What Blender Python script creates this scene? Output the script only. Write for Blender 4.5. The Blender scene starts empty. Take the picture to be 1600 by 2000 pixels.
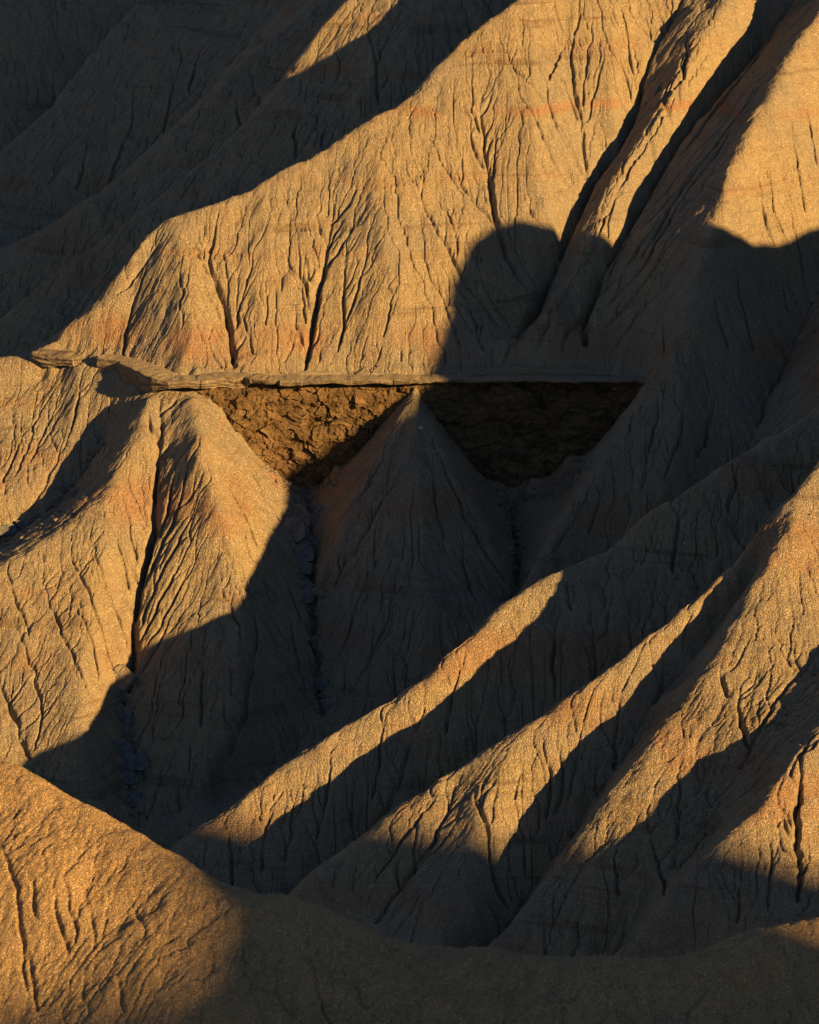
import bpy, math, random
import numpy as np
R = math.radians
QUICK = False

# ------------------------------------------------------------------ camera, sky, sun, exposure
sc = bpy.context.scene
PITCH = R(18.0)
FPX = 1000.0 / math.tan(R(10.0))
cd = bpy.data.cameras.new('camera')
cam = bpy.data.objects.new('camera', cd)
sc.collection.objects.link(cam)
cam.location = (0, 0, 0)
cam.rotation_euler = (R(90) - PITCH, 0, 0)
cd.sensor_fit = 'VERTICAL'
cd.sensor_height = 24.0
cd.lens = 12.0 / math.tan(R(10.0))
cd.clip_start = 1.0
cd.clip_end = 3000.0
cd.dof.use_dof = True
cd.dof.focus_distance = 222.0
cd.dof.aperture_fstop = 0.62
sc.camera = cam

PHI = R(51.0)        # light travels left and away: (-sin PHI, cos PHI)
SUN_EL = R(18.0)
sd = bpy.data.lights.new('sun', 'SUN')
sun = bpy.data.objects.new('sun', sd)
sc.collection.objects.link(sun)
sun_dir = np.array([math.sin(PHI) * math.cos(SUN_EL), -math.cos(PHI) * math.cos(SUN_EL), math.sin(SUN_EL)])
from mathutils import Vector
sun.rotation_euler = Vector(sun_dir).to_track_quat('Z', 'Y').to_euler()
sun.location = (90, -50, 40)
sd.energy = 5.0
sd.angle = R(0.5)
sd.color = (1.0, 0.625, 0.215)

w = bpy.data.worlds.new("World")
sc.world = w
w.use_nodes = True
wn = w.node_tree
bg = wn.nodes['Background']
sky = wn.nodes.new('ShaderNodeTexSky')
sky.sky_type = 'NISHITA'
sky.sun_disc = False
sky.sun_elevation = SUN_EL
sky.dust_density = 0.2
sky.ozone_density = 2.2
sky.altitude = 600
sky.sun_rotation = math.atan2(sun_dir[0], sun_dir[1])
wn.links.new(sky.outputs[0], bg.inputs[0])
bg.inputs[1].default_value = 0.030
sc.view_settings.view_transform = 'Standard'
sc.view_settings.look = 'None'
sc.view_settings.exposure = 1.32
sc.view_settings.gamma = 1.0
sc.cycles.max_bounces = 4
sc.cycles.diffuse_bounces = 1

# ------------------------------------------------------------------ helpers
def ray(px, py):
    vx = (px - 800.0) / FPX
    vy = (1000.0 - py) / FPX
    dy = math.cos(PITCH) + vy * math.sin(PITCH)
    dz = -math.sin(PITCH) + vy * math.cos(PITCH)
    return vx / dy, dz / dy            # x per metre of Y, z per metre of Y

def at(px, py, Y):
    a, b = ray(px, py)
    return (a * Y, Y, b * Y)

rng = np.random.RandomState(7)

def vnoise(x, y, seed=0):
    """value noise, quintic, vectorised"""
    xi = np.floor(x).astype(np.int64); yi = np.floor(y).astype(np.int64)
    xf = x - xi; yf = y - yi
    u = xf * xf * xf * (xf * (xf * 6 - 15) + 10); v = yf * yf * yf * (yf * (yf * 6 - 15) + 10)
    def h(a, b):
        n = (a * 374761393 + b * 668265263 + seed * 1442695041) & 0x7fffffff
        n = ((n ^ (n >> 13)) * 1274126177) & 0x7fffffff
        n = n ^ (n >> 16)
        return (n & 0xffff) / 32767.5 - 1.0
    a = h(xi, yi); b = h(xi + 1, yi); c = h(xi, yi + 1); d = h(xi + 1, yi + 1)
    return (a * (1 - u) + b * u) * (1 - v) + (c * (1 - u) + d * u) * v

def fbm(x, y, octs, seed=0, gain=0.5):
    s = 0; a = 1.0
    for o in range(octs):
        s = s + a * vnoise(x * 2 ** o + 17.3 * o, y * 2 ** o - 9.1 * o, seed + o)
        a *= gain
    return s

def blur(a, s):
    """separable gaussian, s in cells"""
    if s <= 0: return a
    r = int(max(1, math.ceil(3 * s)))
    k = np.exp(-0.5 * (np.arange(-r, r + 1) / s) ** 2); k /= k.sum()
    p = np.pad(a, ((r, r), (0, 0)), mode='edge'); o = np.zeros_like(a)
    for i, c in enumerate(k): o += c * p[i:i + a.shape[0]]
    p = np.pad(o, ((0, 0), (r, r)), mode='edge'); q = np.zeros_like(a)
    for i, c in enumerate(k): q += c * p[:, i:i + a.shape[1]]
    return q

class Grid:
    def __init__(s, x0, x1, y0, y1, d):
        s.x0, s.y0, s.d = x0, y0, d
        s.nx = int(round((x1 - x0) / d)) + 1; s.ny = int(round((y1 - y0) / d)) + 1
        s.x = x0 + np.arange(s.nx) * d; s.y = y0 + np.arange(s.ny) * d
        s.X, s.Y = np.meshgrid(s.x, s.y)
    def sample(s, Z, x, y):
        fx = np.clip((x - s.x0) / s.d, 0, s.nx - 1.001); fy = np.clip((y - s.y0) / s.d, 0, s.ny - 1.001)
        i = fx.astype(int); j = fy.astype(int); u = fx - i; v = fy - j
        return (Z[j, i] * (1 - u) + Z[j, i + 1] * u) * (1 - v) + (Z[j + 1, i] * (1 - u) + Z[j + 1, i + 1] * u) * v
    def sample_c(s, Z, x, y):
        """Catmull-Rom"""
        fx = np.clip((x - s.x0) / s.d, 1, s.nx - 2.001); fy = np.clip((y - s.y0) / s.d, 1, s.ny - 2.001)
        i = fx.astype(int); j = fy.astype(int); u = fx - i; v = fy - j
        i = np.clip(i, 1, s.nx - 3); j = np.clip(j, 1, s.ny - 3)
        def cw(t): return [(-t**3 + 2*t**2 - t)/2, (3*t**3 - 5*t**2 + 2)/2, (-3*t**3 + 4*t**2 + t)/2, (t**3 - t**2)/2]
        wu = cw(u); wv = cw(v); o = 0
        for b in range(4):
            row = 0
            for a in range(4): row = row + wu[a] * Z[j + b - 1, i + a - 1]
            o = o + wv[b] * row
        return o

def dens(pts, step):
    """densify a 3D polyline"""
    out = []
    for p, q in zip(pts[:-1], pts[1:]):
        p = np.array(p, float); q = np.array(q, float)
        n = max(1, int(np.linalg.norm((q - p)[:2]) / step))
        for k in range(n): out.append(p + (q - p) * k / n)
    out.append(np.array(pts[-1], float))
    return np.array(out)

def smooth_line(pts, it=2):
    p = np.array(pts, float)
    for _ in range(it):
        if len(p) < 3: break
        q = [p[0]]
        for a, b in zip(p[:-1], p[1:]):
            q += [a * .75 + b * .25, a * .25 + b * .75]
        q.append(p[-1]); p = np.array(q)
    return p

def solve(x0, x1, y0, y1, d, lines, levels=(8, 4, 2, 1), iters=(400, 300, 250, 160)):
    Z = None; g0 = None
    for f, it in zip(levels, iters):
        g = Grid(x0, x1, y0, y1, d * f)
        S = np.zeros((g.ny, g.nx)); N = np.zeros((g.ny, g.nx))
        for L in lines:
            P = dens(L, 0.3 * g.d)
            i = np.round((P[:, 0] - x0) / g.d).astype(int); j = np.round((P[:, 1] - y0) / g.d).astype(int)
            m = (i >= 0) & (i < g.nx) & (j >= 0) & (j < g.ny)
            np.add.at(S, (j[m], i[m]), P[m, 2]); np.add.at(N, (j[m], i[m]), 1)
        M = N > 0; C = np.where(M, S / np.maximum(N, 1), 0)
        Z = np.full((g.ny, g.nx), C[M].mean()) if Z is None else g0.sample(Z, g.X, g.Y)
        par = (np.add.outer(np.arange(g.ny), np.arange(g.nx)) % 2).astype(bool)
        om = 1.85
        Z[M] = C[M]
        for _ in range(it):
            for h in (par, ~par):
                P = np.pad(Z, 1, mode='edge')
                av = 0.25 * (P[:-2, 1:-1] + P[2:, 1:-1] + P[1:-1, :-2] + P[1:-1, 2:])
                Z = np.where(h, Z + om * (av - Z), Z)
                Z[M] = C[M]
        g0 = g
    return g0, Z, M

def link_mesh(name, V, F, mat, smooth=True, uv=None):
    me = bpy.data.meshes.new(name)
    V = np.ascontiguousarray(V, dtype=np.float32); F = np.ascontiguousarray(F, dtype=np.int32)
    me.vertices.add(len(V)); me.vertices.foreach_set('co', V.ravel())
    me.loops.add(F.size); me.loops.foreach_set('vertex_index', F.ravel())
    me.polygons.add(len(F)); me.polygons.foreach_set('loop_start', np.arange(0, F.size, F.shape[1], dtype=np.int32))
    me.update(calc_edges=True); me.validate()
    me.polygons.foreach_set('use_smooth', np.full(len(me.polygons), smooth))
    me.materials.append(mat)
    o = bpy.data.objects.new(name, me)
    sc.collection.objects.link(o)
    return o

def grid_faces(ny, nx, keep=None):
    a = (np.arange(ny - 1)[:, None] * nx + np.arange(nx - 1)[None, :])
    F = np.stack([a, a + 1, a + nx + 1, a + nx], -1)
    if keep is not None: return F[keep]
    return F.reshape(-1, 4)

def compact(V, F):
    used = np.zeros(len(V), bool); used[F.ravel()] = True
    idx = np.cumsum(used) - 1
    return V[used], idx[F]

# ------------------------------------------------------------------ materials
def clay_material(name, base, alt, red, grit=1.0, cell=6.0, bands=True, amp=1.0):
    m = bpy.data.materials.new(name); m.use_nodes = True
    nt = m.node_tree; N = nt.nodes; L = nt.links
    bs = N['Principled BSDF']; bs.inputs['Roughness'].default_value = 0.95
    bs.inputs['Specular IOR Level'].default_value = 0.12
    tc = N.new('ShaderNodeTexCoord'); P = tc.outputs['Object']
    def noise(scale, det=4, rough=.55, vec=P, dist=0.0):
        n = N.new('ShaderNodeTexNoise'); n.inputs['Scale'].default_value = scale
        n.inputs['Detail'].default_value = det; n.inputs['Roughness'].default_value = rough
        n.inputs['Distortion'].default_value = dist
        L.new(vec, n.inputs['Vector']); return n.outputs['Fac']
    def ramp(src, a, b):
        r = N.new('ShaderNodeMapRange'); r.interpolation_type = 'SMOOTHSTEP'
        r.inputs['From Min'].default_value = a; r.inputs['From Max'].default_value = b
        L.new(src, r.inputs['Value']); return r.outputs['Result']
    def math_(op, a, b=None, c=None):
        n = N.new('ShaderNodeMath'); n.operation = op
        for k, v in enumerate((a, b, c)):
            if v is None: continue
            if isinstance(v, (int, float)): n.inputs[k].default_value = v
            else: L.new(v, n.inputs[k])
        return n.outputs[0]
    def mix(f, a, b, mode='MIX'):
        n = N.new('ShaderNodeMix'); n.data_type = 'RGBA'; n.blend_type = mode
        for k, v in ((0, f), (6, a), (7, b)):
            if isinstance(v, (int, float)): n.inputs[k].default_value = v
            elif isinstance(v, tuple): n.inputs[k].default_value = (*v, 1)
            else: L.new(v, n.inputs[k])
        return n.outputs[2]
    sep = N.new('ShaderNodeSeparateXYZ'); L.new(P, sep.inputs[0]); z = sep.outputs['Z']
    col = mix(ramp(noise(0.12, 3), .4, .6), base, alt)
    col = mix(math_('MULTIPLY', ramp(noise(0.3, 4), .52, .72), .2), col, red)
    col = mix(math_('MULTIPLY', ramp(noise(1.3, 5, .65), .45, .8), .35), col, tuple(c * .72 for c in base))
    if bands:
        # bedding: thin horizontal bands that follow the height, broken up by noise
        zz = math_('ADD', z, math_('MULTIPLY', noise(0.16, 3), .8))
        cmb = N.new('ShaderNodeCombineXYZ'); L.new(math_('MULTIPLY', sep.outputs['X'], .03), cmb.inputs[0])
        L.new(math_('MULTIPLY', sep.outputs['Y'], .03), cmb.inputs[1]); L.new(zz, cmb.inputs[2])
        bn = noise(1.1, 5, .7, cmb.outputs[0])
        patch = ramp(noise(.25, 3), .36, .58)
        dark = math_('MULTIPLY', math_('MULTIPLY', ramp(bn, .55, .66), patch), .6)
        col = mix(dark, col, (.16, .085, .05))
        pale = math_('MULTIPLY', ramp(bn, .42, .3), .3)
        col = mix(pale, col, tuple(min(1, c * 1.25) for c in alt))
        for zc, wd, st in ((-58.9, 1.9, .85), (-43.2, .6, .9), (-39.0, .8, .4), (-48.0, .5, .35), (-68.0, 2.0, .75), (-73.0, .5, .4), (-76.5, 1.0, .5), (-53.0, .4, .4), (-64.0, .4, .4)):
            dd = math_('ABSOLUTE', math_('SUBTRACT', zz, zc + .4))
            f = math_('MULTIPLY', ramp(dd, wd, wd * .2), math_('MULTIPLY', ramp(noise(.22, 3), .38, .62), st))
            col = mix(f, col, red)
    # speckle of the popcorn crust
    sp = noise(9.0 * grit, 2, .6)
    col = mix(math_('MULTIPLY', ramp(sp, .58, .38), .5), col, tuple(c * .5 for c in base))
        # crust relief
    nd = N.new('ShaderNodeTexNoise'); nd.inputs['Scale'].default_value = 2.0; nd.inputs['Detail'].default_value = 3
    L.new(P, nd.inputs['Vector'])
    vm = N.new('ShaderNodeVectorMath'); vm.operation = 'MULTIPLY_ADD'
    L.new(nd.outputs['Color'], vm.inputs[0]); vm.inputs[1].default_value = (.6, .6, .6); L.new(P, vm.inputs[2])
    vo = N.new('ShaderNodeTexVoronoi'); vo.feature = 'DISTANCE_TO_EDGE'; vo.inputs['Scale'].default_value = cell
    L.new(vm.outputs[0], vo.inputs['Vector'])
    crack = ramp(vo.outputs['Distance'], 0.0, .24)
    v2 = N.new('ShaderNodeTexVoronoi'); v2.feature = 'DISTANCE_TO_EDGE'; v2.inputs['Scale'].default_value = cell * .55
    L.new(vm.outputs[0], v2.inputs['Vector'])
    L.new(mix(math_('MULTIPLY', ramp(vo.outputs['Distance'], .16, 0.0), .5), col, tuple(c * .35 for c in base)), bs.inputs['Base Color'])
    crack2 = ramp(v2.outputs['Distance'], 0.0, .07)
    h = math_('ADD', math_('MULTIPLY', crack, .06), math_('MULTIPLY', math_('MULTIPLY', crack2, ramp(noise(.8, 2), .42, .62)), .04))
    h = math_('ADD', h, math_('MULTIPLY', noise(6.0, 5, .72), .17))
    bp = N.new('ShaderNodeBump'); bp.inputs['Strength'].default_value = 1.0; bp.inputs['Distance'].default_value = amp
    L.new(h, bp.inputs['Height']); L.new(bp.outputs[0], bs.inputs['Normal'])
    return m

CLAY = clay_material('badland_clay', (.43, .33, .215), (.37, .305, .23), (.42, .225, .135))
def rock_material(name, c1, c2, scale=1.2, zs=1.5, vor=.35):
    m = bpy.data.materials.new(name); m.use_nodes = True
    nt = m.node_tree; N = nt.nodes; L = nt.links
    bs = N['Principled BSDF']; bs.inputs['Roughness'].default_value = .9
    bs.inputs['Specular IOR Level'].default_value = .15
    tc = N.new('ShaderNodeTexCoord')
    mp = N.new('ShaderNodeMapping'); mp.inputs['Scale'].default_value = (1, 1, zs); L.new(tc.outputs['Object'], mp.inputs[0])
    n = N.new('ShaderNodeTexNoise'); n.inputs['Scale'].default_value = scale; n.inputs['Detail'].default_value = 7; n.inputs['Roughness'].default_value = .7; n.inputs['Distortion'].default_value = .6
    L.new(mp.outputs[0], n.inputs[0])
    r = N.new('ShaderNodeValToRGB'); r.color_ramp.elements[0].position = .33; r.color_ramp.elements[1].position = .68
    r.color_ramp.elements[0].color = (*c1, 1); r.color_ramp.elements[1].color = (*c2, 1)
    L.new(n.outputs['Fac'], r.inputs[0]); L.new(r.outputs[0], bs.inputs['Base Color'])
    v = N.new('ShaderNodeTexVoronoi'); v.feature = 'DISTANCE_TO_EDGE'; v.inputs['Scale'].default_value = scale * .9
    L.new(mp.outputs[0], v.inputs[0])
    mr = N.new('ShaderNodeMapRange'); mr.inputs['From Max'].default_value = .06; L.new(v.outputs['Distance'], mr.inputs[0])
    a = N.new('ShaderNodeMath'); a.operation = 'MULTIPLY_ADD'; a.inputs[1].default_value = vor; L.new(mr.outputs[0], a.inputs[0]); L.new(n.outputs['Fac'], a.inputs[2])
    b = N.new('ShaderNodeBump'); b.inputs['Distance'].default_value = .3; b.inputs['Strength'].default_value = .9
    L.new(a.outputs[0], b.inputs['Height']); L.new(b.outputs[0], bs.inputs['Normal'])
    return m
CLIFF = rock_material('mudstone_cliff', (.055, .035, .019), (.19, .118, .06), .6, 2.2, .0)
SANDST = rock_material('sandstone_ledge', (.11, .08, .058), (.29, .225, .155), 1.0, 2.2, .12)
SLATE = rock_material('slate_block', (.11, .11, .108), (.20, .19, .175), 1.6)
BROWN = rock_material('brown_block', (.17, .13, .10), (.29, .24, .18), 1.6)

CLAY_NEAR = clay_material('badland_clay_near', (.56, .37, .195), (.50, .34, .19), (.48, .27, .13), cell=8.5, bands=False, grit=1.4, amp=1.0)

# ------------------------------------------------------------------ terrain skeleton (crests and gullies)
LED = -60.7
def zl(pts):      # (px, py, Y) or (px, py, Y, z)
    out = []
    for p in pts:
        x, y, z = at(p[0], p[1], p[2])
        if len(p) == 4: z = p[3]
        out.append((x, y, z))
    return out

SK = {}
# main lit face
SK['A_crest'] = [(70,690,228.5),(160,610,230.5),(240,520,232),(310,422,234),(380,410,234.5),(450,388,235.5),(500,355,236.5),(570,320,238),(640,285,239),(700,240,240.5),(760,210,242),(800,185,243),(870,110,245.5),(930,55,247.5),(1000,5,250),(1060,-50,253),(1150,-150,258),(1250,-300,266)]
SK['A_ridge_left'] = [(335,425,234),(362,520,229.5),(372,620,225.3),(357,712,223)]
SK['A_crack_left'] = [(300,480,233.2),(265,570,230.8),(247,640,228.6),(243,698,226.6)]
SK['A_foot'] = [(90,683,229.8,-60.6),(190,698,227.5,-60.6),(250,705,226.2,-60.6),(350,725,222.6,-60.5),(460,724,222.6,-60.5),(600,724,222.9,-60.5),(800,730,222.6,-60.5),(960,712,222.6,-60.5),(1180,735,222.5,-60.5),(1265,743,221,-60.6)]
SK['A_gul_a'] = [(395,450,233.2),(440,590,228.2),(460,715,223.2)]
SK['A_mid_a'] = [(520,380,235.2),(525,550,228.7),(530,712,223.1)]
SK['A_gul_b'] = [(655,395,235.1),(640,520,230.6),(605,620,226.9),(600,715,223.4)]
SK['A_rid_740'] = [(735,250,240),(745,400,233.2),(765,560,227.3),(800,715,223.2)]
SK['A_gul_c'] = [(935,190,243),(955,330,238),(975,430,234.2),(1005,560,230),(1030,625,228.4)]
SK['A_rid_c'] = [(1040,30,249),(1040,200,241.3),(1050,330,237.2),(1080,430,234.8)]
SK['A_gul_d'] = [(1105,40,250.5),(1115,160,246),(1138,260,242.3),(1150,345,240.4)]
SK['A_rid_d'] = [(1200,0,252.5),(1195,120,247.8),(1200,250,243.5)]
SK['V_main'] = [(1360,-60,258),(1300,60,252.7),(1262,120,250),(1237,240,245.6),(1160,345,240.8),(1120,440,237.2),(1070,540,232.8),(1040,620,229.3),(1000,685,225.2),(975,712,223)]
SK['B_crest'] = [(1460,-60,255),(1385,60,248.7),(1300,200,243),(1250,280,240.2),(1205,350,237.5),(1165,430,234.5),(1120,530,230.6),(1085,610,227.6),(1060,680,224.4)]
SK['W_gul'] = [(1590,-60,264),(1500,70,254.8),(1420,165,249.8),(1330,255,243.8),(1262,380,238.2),(1200,490,233.3),(1160,565,229.8),(1135,640,226.8),(1145,700,224)]
SK['M_crest'] = [(1660,-80,253),(1600,20,247.5),(1530,130,241.5),(1480,225,237),(1430,325,232.3),(1390,460,226.8),(1350,560,223.9),(1310,660,221.8),(1272,743,219.2)]
SK['F_crest'] = [(1272,743,219.2),(1200,850,214.6),(1130,960,210.8),(1060,1060,207.4),(1025,1120,205.6),(990,1180,204.6,-76.5)]
SK['F_mid'] = [(1330,740,218.2),(1330,850,213.7),(1280,980,208.8),(1200,1110,204.6,-74.2)]
SK['Q_val'] = [(1720,200,250),(1650,400,238.5),(1595,560,231),(1560,650,226.8),(1505,760,220.3),(1470,850,214.5),(1400,930,210.5,-66.8),(1300,1050,207.5,-71),(1100,1210,203.5,-75.8),(950,1310,200.5,-78.4),(850,1360,198.3,-79.8),(632,1405,197.6,-81.7),(450,1510,193.5,-83.7),(270,1605,189.5,-85.4),(100,1700,186,-87.2),(-150,1750,180,-88.5)]
# spurs below the ledge
SK['wall_top'] = [(-100,690,229.5,-61.2),(100,700,228,-61.2),(220,712,225.6,-61.2),(300,740,222.0,-61.2),(480,745,222.0,-61.2),(820,742,222.0,-61.2),(1200,742,222.0,-61.2),(1262,742,221,-61.2)]
SK['wall_base'] = [(440,800,221.5,-63.5),(520,900,221.5,-68),(600,965,221.5,-70.8),(700,900,221.5,-67),(790,765,221.5,-62.2),(830,765,221.5,-62.2),(900,900,221.5,-67),(1000,990,221.5,-71.8),(1080,960,221.5,-70),(1150,900,221.5,-67.5),(1230,790,220.6,-63)]
SK['E_apex'] = [(809,762,221.0,-61.6),(812,800,218.8),(820,900,214.9),(830,1100,207.7),(840,1300,201),(850,1400,199,-80)]
SK['E_left'] = None
SK['gul3'] = [(600,972,219.8),(612,1060,213.8),(608,1200,207.6),(620,1300,203.5),(632,1395,200)]
SK['gul4'] = [(1000,995,219.5),(1008,1060,214),(1012,1140,210),(1010,1190,207,-77)]
SK['D_crest'] = [(372,768,219.5),(392,860,213.8),(412,940,210.3),(450,1050,207.2),(480,1200,203),(470,1320,198.8),(440,1420,195),(380,1530,191.5)]
SK['gul2'] = [(311,775,220.2),(318,850,217),(305,950,213.6),(300,1050,210.2),(265,1165,206.4),(258,1290,202),(243,1380,198.6),(245,1480,195),(262,1585,191.2)]
SK['C_crest'] = [(294,768,219.8),(270,830,217.4),(240,900,215),(205,960,212.6),(120,1030,210),(0,1110,206.8),(-120,1190,203.5)]
SK['C_mid'] = [(215,960,212),(190,1150,204.6),(150,1350,196.4),(170,1480,192.2),(190,1580,189.8)]
SK['C_gul'] = [(-40,1290,200.5),(15,1400,196.8),(60,1490,193),(110,1590,189.5)]
SK['gul1'] = [(212,790,223.2),(190,870,221.3),(150,950,218.8),(80,1015,216.4),(0,1065,214),(-120,1120,211)]
SK['X_ridge'] = [(130,732,226.8),(100,850,222.2),(40,950,218.3),(-80,1050,214)]
SK['X_left'] = [(85,738,227.6),(0,792,225.6),(-110,860,223)]
# lower right spurs
SK['G_crest'] = [(300,1690,182.5,-85.3),(350,1640,184.5),(450,1570,187),(560,1480,189.5),(630,1425,190.8),(740,1370,191.8),(800,1340,192.5),(900,1250,195),(1000,1160,198.3),(1050,1112,200.2),(1170,1070,202.5),(1290,960,205),(1400,900,206.5),(1500,850,208.5),(1600,790,211),(1750,700,215),(1900,560,226)]
SK['GH_val'] = [(420,1800,175,-87.5),(560,1760,178.5,-86.6),(700,1660,181.5,-84.4),(880,1540,184,-82),(1000,1440,185.5,-79.8),(1200,1320,188,-76.5),(1400,1160,192,-72),(1600,940,199,-66),(1800,800,206,-60)]
SK['H_crest'] = [(480,1800,168.5,-84.3),(560,1738,171),(620,1690,173),(700,1635,174.5),(800,1550,176.5),(880,1500,177.5),(1000,1430,179),(1100,1360,180.5),(1200,1290,181.5),(1300,1210,183),(1400,1120,185),(1480,1050,187),(1540,970,189),(1600,890,192),(1700,780,197),(1850,600,210)]
SK['H_gul'] = [(895,1530,177),(865,1600,174.4),(800,1690,172),(730,1800,168.8),(690,1880,166.5)]
SK['H_sub'] = [(1000,1430,179),(965,1560,174.2),(900,1710,169.6),(850,1840,165.6)]
SK['HI_gul'] = [(1475,1100,186,-65),(1400,1200,184,-67.7),(1330,1290,181.5,-70.3),(1220,1450,177,-74.5),(1090,1640,172.2,-79.6),(950,1830,167.5,-84),(880,1920,165,-86.5)]
SK['I_crest'] = [(1560,1000,187),(1500,1080,184),(1440,1200,181),(1400,1290,178.5),(1300,1400,175.5),(1240,1480,173.2),(1130,1630,169.4),(1050,1730,166.8),(950,1845,163.6),(880,1930,160.5)]
SK['I_face'] = [(1700,960,190.5),(1620,1090,184.8)]
SK['IL_gul'] = [(1800,1080,186),(1700,1180,181.5),(1600,1294,177),(1540,1370,174.2),(1485,1445,171.9),(1436,1528,169.8),(1377,1635,166.8),(1275,1738,164),(1190,1870,161.5,-82),(1100,1960,158,-86)]
SK['L_crest'] = [(1850,1155,177.2),(1700,1316,172.5),(1600,1430,168.9),(1540,1492,166.3),(1480,1570,164.1),(1400,1650,162),(1300,1745,159.6),(1180,1868,156.8),(1100,1950,154.5)]
SK['L_face'] = [(1700,1600,165),(1620,1750,159),(1560,1860,155)]
SK['front'] = [(-400,1800,172,-90),(300,1800,170,-88.5),(700,1900,163,-88.5),(1000,1990,157,-88.5),(1300,1990,151,-87.5),(1800,1990,150,-87)]
# slopes beyond the main crest, upper left
SK['back_val'] = [(-150,800,236,-69.5),(0,760,239,-67.5),(240,560,242.5,-61.5),(500,400,247,-55),(700,280,250.5,-50),(850,160,256,-45),(1000,50,262,-40.5),(1150,-60,270,-34)]
SK['P1'] = [(760,-120,275),(660,10,268.5),(590,110,265.3),(540,180,262.6),(480,240,260.5),(420,300,258),(340,370,255.8),(270,420,254.3),(180,480,252.6),(90,550,250.6),(0,620,248.6),(-100,690,246)]
SK['P1b'] = [(900,-100,272),(800,60,263.5),(700,180,258.2)]
SK['P12'] = [(680,-60,284,-38.97),(620,20,279,-42.52),(520,150,272.5,-47.75),(400,280,266,-53.0),(220,430,261,-58.75),(50,560,257,-64.51),(-100,660,253,-68.72)]
SK['P2'] = [(700,-80,290),(620,0,285.5),(560,50,283),(500,90,280.5),(440,150,277.5),(390,200,275.3),(340,260,272.5),(270,330,269.5),(200,375,267.6),(100,450,264.6),(0,535,261.6),(-100,600,259)]
SK['P23'] = [(560,-60,308,-41.49),(480,60,300,-46.79),(360,180,293,-53.17),(240,300,287,-58.16),(120,380,282,-62.06),(0,450,277,-65.97)]
SK['P3'] = [(400,-100,322),(330,-50,318),(260,0,314.5),(200,70,310),(130,150,304.5),(90,220,300.5),(50,245,298.5),(0,285,296),(-100,340,292)]
SK['far_val'] = [(400,-100,328,-48.68),(150,150,310,-59.45),(0,300,301,-63.82),(-150,380,293,-67.12)]
SK['far_top'] = [(-200,-60,334),(0,-80,334),(200,-100,338),(400,-140,346)]
SK['top'] = [(800,-200,290),(1100,-300,278),(1500,-260,276),(1800,-150,268)]
SK.pop('E_left', None)
SK['R_crest'] = [(1900,330,240),(1740,540,225),(1650,680,216.5),(1590,770,211,-61.5)]
SK['Q_floor'] = [(1800,640,212,-59.5),(1650,790,206,-63.5),(1500,900,200,-69),(1300,1050,194,-75),(1100,1210,189,-80),(950,1310,187,-82.5),(632,1405,184,-85.5),(450,1510,181,-87.5),(270,1605,179,-88.5),(100,1700,177,-89.5),(-200,1700,177,-91)]
KS = dict(G_crest=.92, GH_val=.931, H_crest=.938, H_gul=.938, H_sub=.938, HI_gul=.938, I_crest=.938, I_face=.938,
          IL_gul=.938, L_crest=.938, L_face=.938, front=.938)     # the nearer spurs stand that much nearer
lines = [smooth_line(zl(v), 2) * KS.get(k, 1.0) for k, v in SK.items()]
LINES3D = dict(zip(SK.keys(), lines))
def cone(ax, ay, az, slope, angs, r0, r1):
    for a in angs:
        c, s_ = math.sin(R(a)), -math.cos(R(a))
        lines.append(np.array([(ax + c * r, ay + s_ * r, az - slope * r) for r in np.arange(r0, r1, 1.0)]))
cone(0.3, 220.6, -61.5, .84, (-32, -16, 16, 32), 1.5, 15)

g0, Z0, CM = solve(-62, 66, 116, 372, 0.5, lines)

# crests are rounded, gullies stay sharp
conv = blur(Z0, 1.25)
Zs = blur(Z0, .8)
isridge = np.clip((Z0 - conv) * 6, 0, 1)
isridge = blur(isridge, 1.5)
Z0s = Z0 * (1 - isridge) * .5 + Zs * (1 - isridge) * .5 + conv * isridge
wallzone = (np.abs(g0.Y - 221.75) < .8) & (g0.X > -21) & (g0.X < 18.5)      # the cliff stays a sharp step
Z0s = np.where(wallzone, Z0, Z0s)

def hit(px, py, g, Z, y0=118.0, y1=315.0):
    """first point of the terrain met by the ray through a pixel"""
    a, b = ray(px, py)
    Ys = np.arange(y0, y1, 0.1)
    zt = g.sample(Z, a * Ys, Ys)
    k = np.nonzero(b * Ys < zt)[0]
    if len(k) == 0: return None
    Y = Ys[k[0]]
    return (a * Y, Y, b * Y)

# crest height of the two hills outside the frame on the sun's side, seen along the sun's direction: (u, v)
PROF1 = [(112,-75),(120,-58),(127,-50),(138,-44.5),(145,-38),(149.9,-31.8),(153.3,-28.6),(158.2,-25.4),(173.4,-15.9),(176.1,-13.4),(178.6,-10.8),(181.2,-8.1),(183.8,-6.0),(186.3,-5.2),(188.2,-5.4),(190.1,-6.6),(191.2,-7.8),(192.2,-9.2),(193.9,-10.6),(195.5,-11.8),(198.4,-12.6),(201.5,-12.2),(204.6,-12.0),(215,-10),(218.5,-2),(221.3,45),(231,80),(272,80),(290,20),(300,0)]  # tall far end of this crest is added to shade the upper-left corner
PROF2 = [(30,-40),(50,-33),(62,-28.5),(67,-28),(69,-28.2),(71.5,-27.2),(73.3,-26.2),(74.5,-24),(79,-24),(83,-26),(86,-30),(88.5,-33.5),(92,-38),(98,-38),(106,-34),(114,-33),(119,-34.5),(124,-37),(128.3,-41),(132,-46),(138,-54),(144,-66),(152,-90)]
TANE = math.tan(SUN_EL)
def uvt(x, y, z):
    u = x * math.cos(PHI) + y * math.sin(PHI); t = -x * math.sin(PHI) + y * math.cos(PHI)
    return u, z + t * TANE, t
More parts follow.
